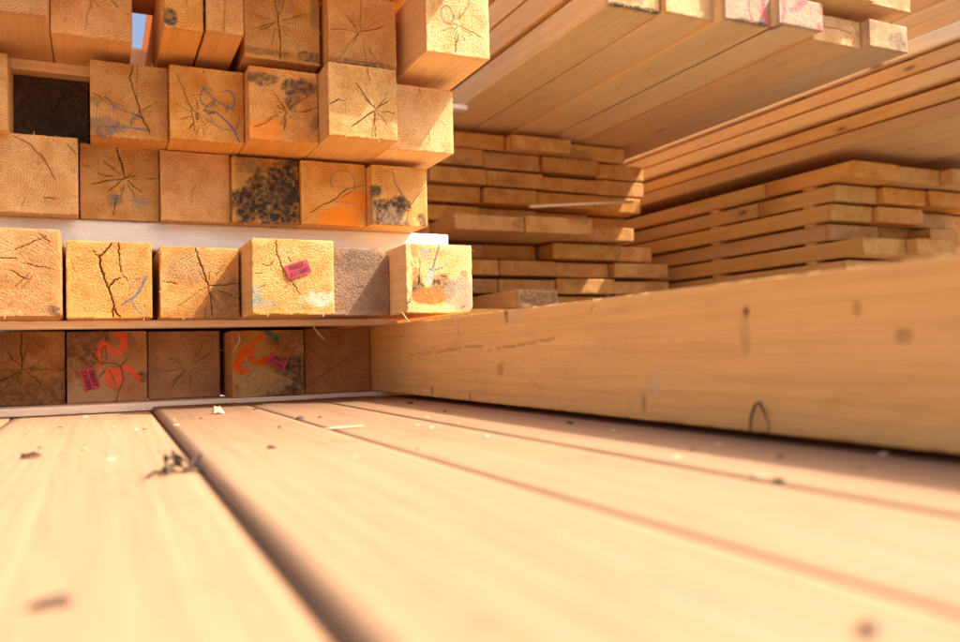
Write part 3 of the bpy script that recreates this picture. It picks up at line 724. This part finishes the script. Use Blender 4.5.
for k in range(6):
    oboard(0, 0, Z_L2, ('leftmost board in the second layer of the overhanging pack', 'second board in the upper layer of the overhanging pack', 'third board in the upper layer of the overhanging pack', 'fourth board in the upper layer of the overhanging pack', 'upper layer board with bright end above the fifth board', 'upper layer board with bright end at the right of the overhanging pack')[k],
           80+k, base=PALE, X=(X_OL-.004+k*wo, X_OL-.004+(k+1)*wo), yf=(1.29, 1.30, 1.28, 1.27, 1.235, 1.245)[k])
for j in range(4):
    oboard(0, 0, Z_L2+(j+1)*.076, '%s layer board on the left side of the overhanging pack' % ('third', 'fourth', 'fifth', 'sixth')[j], 90+j, base=PALE, X=(X_OL+(.004, -.006, .003, 0)[j], X_OL+wo), yf=1.29+.01*j)
    for k, yy in enumerate((1.62, 2.7)):
        cross_lath('lath', X_OL+.02, X_OL+wo, Z_L2+(j+1)*.076-.0135, Z_L2+(j+1)*.076-.0005, yy, yy+.05, 351+j*2+k, '%s lath under the %s layer of the overhanging pack' % (('near', 'far')[k], ('third', 'fourth', 'fifth', 'sixth')[j]), base=CREAM, group='laths inside the overhanging pack')
cross_lath('lath', PY(452, 106, 2.03).x, X_OL+.012, ZO-.0135, ZO-.0008, 2.03, 2.07, 341, 'short lath end painted as if sunlit, under the left edge of the overhanging pack', base=(.85, .85, .9))  # whiter base colour stands in for sun on this lath end
for k, yy in enumerate((1.55, 2.5)):
    cross_lath('lath', X_OL+.02, X_OL+.36, ZO+.0625, Z_L2-.0005, yy, yy+.05, 342+k, ('near', 'far')[k]+' lath between the two lowest layers of the overhanging pack', base=CREAM, group='laths inside the overhanging pack')

# ------------------------------------------------------------------ middle board stack
YM = 2.2
rowsM = [   # list of (pixel edges) per row, front offset, row jitter
    ([454-60, 454-4, 506, 566, 628], 0, [0, 0, -.03, .02]),
    ([424, 483, 541.5, 598.5, 648], 0, [0, .0, .0, .03]),
    ([370, 428.5, 487, 544, 599.5, 648], 0, [0, 0, .0, .02, .03]),
    ([370, 428.5, 484, 538, 595, 645], 0, [0, .02, .0, .01, .02]),
    ([370, 425, 483, 545, 600, 643], .03, [0, .0, .03, .05, .06]),
    ([372, 432, 500, 565, 622], -.16, [.16, .0, .0, .10]),
    ([390, 430, 489, 544, 548, 616, 653], 0, [0, .03, .05, None, -.02, .0]),
    ([380, 440, 497, 554.5, 610, 665], -.02, [0, .0, .0, .02, .0]),
    ([376, 436, 496, 553, 612, 668], -.02, [0, .0, .0, .0, .01]),
    ([376, 434, 494, 552, 610, 668], -.03, [0, .0, .0, .02, .0]),
    ([380, 440, 498, 556, 614, 670], -.02, [0, .0, .0, .0, .0]),
    ([380, 440, 498, 556, 614, 670], -.02, [0, .0, .0, .0, .0]),
]
ORD = ['first', 'second', 'third', 'fourth', 'fifth', 'sixth', 'seventh', 'eighth', 'ninth', 'tenth', 'eleventh', 'twelfth']
G_M = 'boards of the middle stack'
PITCH = .0555; ztop = .672
rngm = random.Random(5)
for ri, (edges, dy, offs) in enumerate(rowsM):
    zt = ztop-ri*PITCH; zb = zt-PITCH+.0015
    py = 349-(zt-.025)*317
    nb = 0
    for bi in range(len(edges)-1):
        if offs[bi] is None: continue
        X0 = PY(edges[bi], py, YM).x+.002; X1 = PY(edges[bi+1], py, YM).x-.002
        yf = YM+dy+offs[bi]+rngm.uniform(-.008, .008)
        sd = 500+ri*10+bi
        nb += 1
        th = PITCH-.0015-rngm.choice((.004, .006, .008, .011))
        st = []
        if rngm.random() < .25: st = [(rngm.random(), rngm.random(), .2, .4, (.25, .13, .05), .5, .7, 40)]
        b = rngm.choice((PINE, (.56, .33, .13), (.62, .38, .15), (.66, .42, .18)))
        o = timber('board', X0, X1, zb, zb+th, yf, 4.2, 30, 10, base=b, seed=sd, rnd=.0025, stains=st, rough=.0006)
        place = 'hidden behind the left stack' if edges[bi+1] < 452 else ''
        lab = '%s board from left, %s layer from top of the middle stack' % (ORD[nb-1], ORD[ri])
        tagp(o, lab, 'board', G_M)
# loose pieces in front of the middle stack
o = timber('board', PY(518, 295, 1.80).x, PY(556, 295, 1.80).x+.006, .108, .154, 1.80, 2.145, 40, 20, base=(.62, .45, .25), seed=701, rnd=.003,
           stains=[(.6, .6, .7, .6, (.17, .10, .05), .85, .6, 40)])
tagp(o, 'short loose offcut with dark end lying behind the long beam', 'board')
o = timber('square_beam', .62, 1.3, -.02, .1072, 1.84, 1.96, 20, 8, base=PINE, seed=702, grain='x')
tagp(o, 'cross beam carrying the loose offcut behind the long beam', 'beam')
p0 = PY(530, 208, 2.02); p1 = PY(632, 203, 2.12)
sl = timber('lath', -.005, .005, -.004, .004, 0, (p1-p0).length, 6, 4, base=CREAM, seed=703, rnd=.001, rough=0)
sl.location = (p0.x, p0.y, p0.z+ZC); sl.rotation_euler = (p1-p0).to_track_quat('Y', 'Z').to_euler()
tagp(sl, 'thin pale slat stuck slantwise between boards of the middle stack', 'lath')
for k, xx in enumerate((.95, 1.55)):
    v, f = box_pts(.3, .9, .405)
    o = mesh_obj('concrete_block', v, f, M_CONC, None, (xx, 3.0, .2035)); tagp(o, ('left', 'right')[k]+' concrete block under the middle stack', 'block', 'concrete blocks under the stacks')

# ------------------------------------------------------------------ right stacks
G_R = 'boards of the lower right pack'
G_RU = 'boards of the upper right pack'
X2 = 1.85
rngr = random.Random(9)
PR = .0535
for li in range(10):
    zt = .492-li*PR; zb = zt-.0455
    fx = (854, 834, 831, 826, 862, 842, 836, 842, 830, 840)[li]
    yf = PX_(fx, 200, X2).y
    dx = (.0, .004, -.006, .002, -.004, .003, 0, .004, 0, 0)[li]
    wds = [rngr.uniform(.17, .21) for _ in range(4)]
    x = X2+dx
    for bi in range(4):
        jf = 0 if bi == 0 else rngr.uniform(-.03, .05)
        splits = [(yf+jf, 4.3)]
        if bi == 0 and li in (0, 1):
            ys = PX_((765, 757)[li], 200, X2).y
            splits = [(yf, ys-.003), (ys+.003, 4.3)]
        for si, (ya, yb_) in enumerate(splits):
            b = rngr.choice((PINE, (.60, .40, .18), (.64, .43, .2)))
            o = timber('board', x+.0015, x+wds[bi]-.0015, zb, zb+.0455, ya, yb_, 26, 10, base=b, seed=800+li*10+bi*2+si, rnd=.0035, rough=.0005, bow=.001)
            tail = '' if len(splits) == 1 else (', nearer length' if si == 0 else ', farther length')
            tagp(o, '%s board from left, %s layer from top, lower right pack%s' % (ORD[bi].capitalize(), ORD[li], tail), 'board', G_R)
        x += wds[bi]
    for k, px in enumerate((716, 812)):
        ys = PX_(px, 220, X2).y
        if li < 9:
            o = timber('lath', X2+.006, X2+.72, zb-.0078, zb-.0003, ys, ys+.035, 10, 4, base=PALE, seed=900+li*3+k, grain='x', rnd=.001, rough=0)
            tagp(o, '%s thin lath under the %s layer of the lower right pack' % (('Far', 'Near')[k], ORD[li]), 'lath', 'laths of the lower right pack')
for k, yy in enumerate((1.9, 3.4)):
    v, f = box_pts(.75, .3, ZC+.492-9*PR-.0455-.001)
    o = mesh_obj('concrete_block', v, f, M_CONC, None, (X2+.4, yy, (ZC+.492-9*PR-.0455-.001)/2)); tagp(o, ('near', 'far')[k]+' concrete block under the lower right pack', 'block', 'concrete blocks under the stacks')
# bearer between the packs
for k, yy in enumerate((1.66, 2.9)):
    o = timber('bearer', X2+.16, X2+.72, .4925, .5285, yy, yy+.08, 12, 6, base=PINE, seed=930+k, grain='x')
    tagp(o, ('near', 'far')[k]+' bearer between the two right packs', 'timber', 'bearers of the right packs')
XU = 1.845
for li in range(10):
    zb = .529+li*.0470
    x = XU+(.0, .012, .004, .014, .008, .05, .08, .11, .14, .16)[li]
    for bi in range(4):  # lowest layer gets a darker base to paint in the shade underneath
        w = (.20, .19, .2, .18)[bi]
        o = timber('board', x+.0015, x+w-.0015, zb, zb+.0385, (.35, .42, .38, .45)[(li+bi) % 4], 4.4, 26, 10, base=(.55, .36, .17) if li == 0 else ((.70, .50, .27), (.66, .45, .22), (.74, .54, .30))[(li+bi) % 3] if not (li == 4 and bi == 0) else (.84, .76, .62), seed=950+li*10+bi, rnd=.004, rough=.0005, bow=.0015)  # the single paler board stands in for a lit strip below the overhang
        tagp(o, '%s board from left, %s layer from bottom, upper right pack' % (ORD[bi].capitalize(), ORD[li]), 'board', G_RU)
        x += w
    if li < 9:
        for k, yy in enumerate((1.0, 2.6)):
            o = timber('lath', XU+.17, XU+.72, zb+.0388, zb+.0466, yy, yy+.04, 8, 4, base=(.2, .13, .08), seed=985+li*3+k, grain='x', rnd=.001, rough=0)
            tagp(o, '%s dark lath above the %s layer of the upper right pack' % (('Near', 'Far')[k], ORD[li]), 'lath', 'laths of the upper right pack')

# ------------------------------------------------------------------ litter on the planks
def chip(name, px, py, Z, sx, sy, sz, mat, label, cat, rot=(0, 0, 0), seed=0):
    rng = np.random.RandomState(seed+60)
    p = PZ(px, py, Z)
    n = 9; vs = []; fs = []
    for i in range(n):
        a = 6.283*i/n; rr = rng.uniform(.6, 1.1)
        vs.append((math.cos(a)*sx*rr, math.sin(a)*sy*rr, rng.uniform(0, .25)*sz))
    for i in range(n):
        a = 6.283*i/n; rr = rng.uniform(.35, .75)
        vs.append((math.cos(a)*sx*rr, math.sin(a)*sy*rr, sz*rng.uniform(.55, 1.0)))
    for i in range(n):
        j = (i+1) % n; fs.append((i, j, n+j, n+i))
    fs.append(tuple(range(n, 2*n))); fs.append(tuple(range(n-1, -1, -1)))
    o = mesh_obj(name, vs, fs, mat, None, (p.x, p.y, p.z+ZC+.0004), rot)
    tagp(o, label, cat); return o
ZPB = ZP+.0070
chip('wood_chip', 217, 414, ZPB, .010, .009, .012, WOOD, 'curled pale wood chip standing on the raised plank', 'wood chip', seed=1)
chip('wood_chip', 345, 428, ZPB, .030, .006, .0015, WOOD, 'flat white wood sliver on the deck near the long beam', 'wood chip', seed=2)
chip('bark_crumb', 300, 420, ZPB, .006, .005, .004, M_BARK, 'small dark bark crumb beside the raised plank edge', 'bark', seed=3)
for k, (px, py, s) in enumerate(((30, 458, .010), (280, 428, .004), (320, 418, .004), (255, 410, .004), (445, 412, .004), (570, 424, .005), (145, 430, .003), (60, 428, .004), (410, 404, .008), (780, 458, .003))):
    z = ZPB if px > 165+max(0, py-412)*.83 else ZP
    chip('bark_crumb', px, py, z, s, s*.6, s*.5, M_BARK, 'tiny bark crumb scattered on the foreground deck', 'bark', (0, 0, k), seed=10+k)['group'] = 'bark crumbs on the deck'
rs = random.Random(77)
for k in range(34):
    px = rs.uniform(5, 900); py = 413+max(0, (px-420)*.085)+abs(rs.gauss(0, 22))
    z = ZPB if px > 165+max(0, py-412)*.83 else ZP
    s_ = rs.uniform(.0016, .0045)
    pale = rs.random() < .7
    o = chip('sawdust_crumb', px, py, z, s_*1.3, s_*.6, s_*.5, WOOD if pale else M_BARK, 'pale grain of sawdust lying on the foreground deck' if pale else 'brown grain of sawdust lying on the foreground deck', 'sawdust', (0, 0, k), seed=120+k)
    o['group'] = 'pale sawdust grains on the deck' if pale else 'brown sawdust grains on the deck'
chip('bark_crumb', 50, 606, ZP, .0085, .0035, .003, M_BARK, 'blurred brown bark strip at the lower left corner', 'bark', (0, 0, .1), seed=40)
chip('bark_crumb', 868, 634, ZPB, .004, .003, .003, M_BARK, 'blurred dark crumb at the lower right corner', 'bark', (0, 0, .6), seed=41)

# dried leaf clump
pc = PZ(172, 474, ZP)
root = bpy.data.objects.new('dried_leaf_clump', None); scene.collection.objects.link(root)
root.location = (pc.x, pc.y, pc.z+ZC); root.scale = (1.35, 1.35, 1.5); tagp(root, 'small shrivelled clump of dry leaves beside the plank joint', 'leaf')
rl = random.Random(4)
for k in range(9):
    a = rl.uniform(0, 6.28); L_ = rl.uniform(.008, .016); w_ = L_*.4; cx_, cy_ = rl.uniform(-.010, .012), rl.uniform(-.008, .008)
    z0_ = rl.uniform(.0005, .006)
    vs = []; fs = []
    for i in range(5):
        t = i/4; hw = w_*math.sin(math.pi*(.08+.84*t))*.5; zz = z0_+.005*math.sin(3*t+k)*t
        vs += [(t*L_, -hw, zz+.002*t), (t*L_, 0, zz-.0006), (t*L_, hw, zz+.0025*t)]
    for i in range(4):
        fs += [(i*3, i*3+3, i*3+4, i*3+1), (i*3+1, i*3+4, i*3+5, i*3+2)]
    mesh_obj('leaf', [(x, y, max(.0003, z)) for x, y, z in vs], fs, M_LEAFG if k % 3 == 0 else M_LEAF, root, (cx_, cy_, 0), (0, 0, a), True)

def splinter(name, pts, wid, label, mat=WOOD, cat='splinter'):
    """a thin curled sliver through the given points, tapering to both ends"""
    vs = []; fs = []; n = len(pts)
    c = sum((Vector(p) for p in pts), Vector())/n
    for i, p in enumerate(pts):
        p = Vector(p)-c; t = i/(n-1); hw = wid*(.25+.75*math.sin(math.pi*min(1, .15+.85*t)))
        d = (Vector(pts[min(n-1, i+1)])-Vector(pts[max(0, i-1)])).normalized()
        s1 = d.cross(Vector((0, 1, .2))).normalized()*hw; s2 = d.cross(s1).normalized()*hw*.5
        vs += [tuple(p+s1), tuple(p+s2), tuple(p-s1), tuple(p-s2)]
    for i in range(n-1):
        for j in range(4):
            a = i*4+j; b = i*4+(j+1) % 4; fs.append((a, b, b+4, a+4))
    fs += [(3, 2, 1, 0), tuple((n-1)*4+j for j in range(4))]
    o = mesh_obj(name, vs, fs, mat, None, (c.x, c.y, c.z+ZC)); tagp(o, label, cat); return o
def px_path(lst, Y):
    return [tuple(PY(x, y, Y)) for x, y in lst]
splinter('splinter', px_path([(313, 326), (318, 333), (323, 338), (326, 341)], 1.379), .0018, 'pale splinter hanging from the thin lath over the bottom row')
splinter('splinter', px_path([(402, 312), (406, 318), (410, 323)], 1.18), .0010, 'thin sliver dangling under the stained sunlit beam end')
splinter('splinter', px_path([(238, 333), (240, 341), (236, 347), (233, 352)], 1.422), .0016, 'small forked splinter on the orange sprayed beam end')
for k, pth in enumerate(([(590, 313), (593, 304), (594, 297)], [(604, 301), (607, 297), (609, 294)], [(455, 318), (458, 330), (460, 340)], [(755, 405), (752, 412), (751, 420), (752, 432)])):
    q = [tuple(PX_(x, y, XL-.0022)) for x, y in pth]
    if k < 3: splinter('splinter', q, .0008, ('upright white sliver stuck to the long beam', 'short white sliver on top edge of the long beam', 'fine hair sliver near the far end of the long beam')[k])
q = [tuple(PX_(x, y, XL-.004)) for x, y in ((750, 434), (751, 418), (755, 405), (759, 402), (764, 411), (768, 422), (770, 435))]
splinter('wire_loop', q, .0016, 'black bent wire loop at the foot of the long beam', M_WIRE, 'wire')
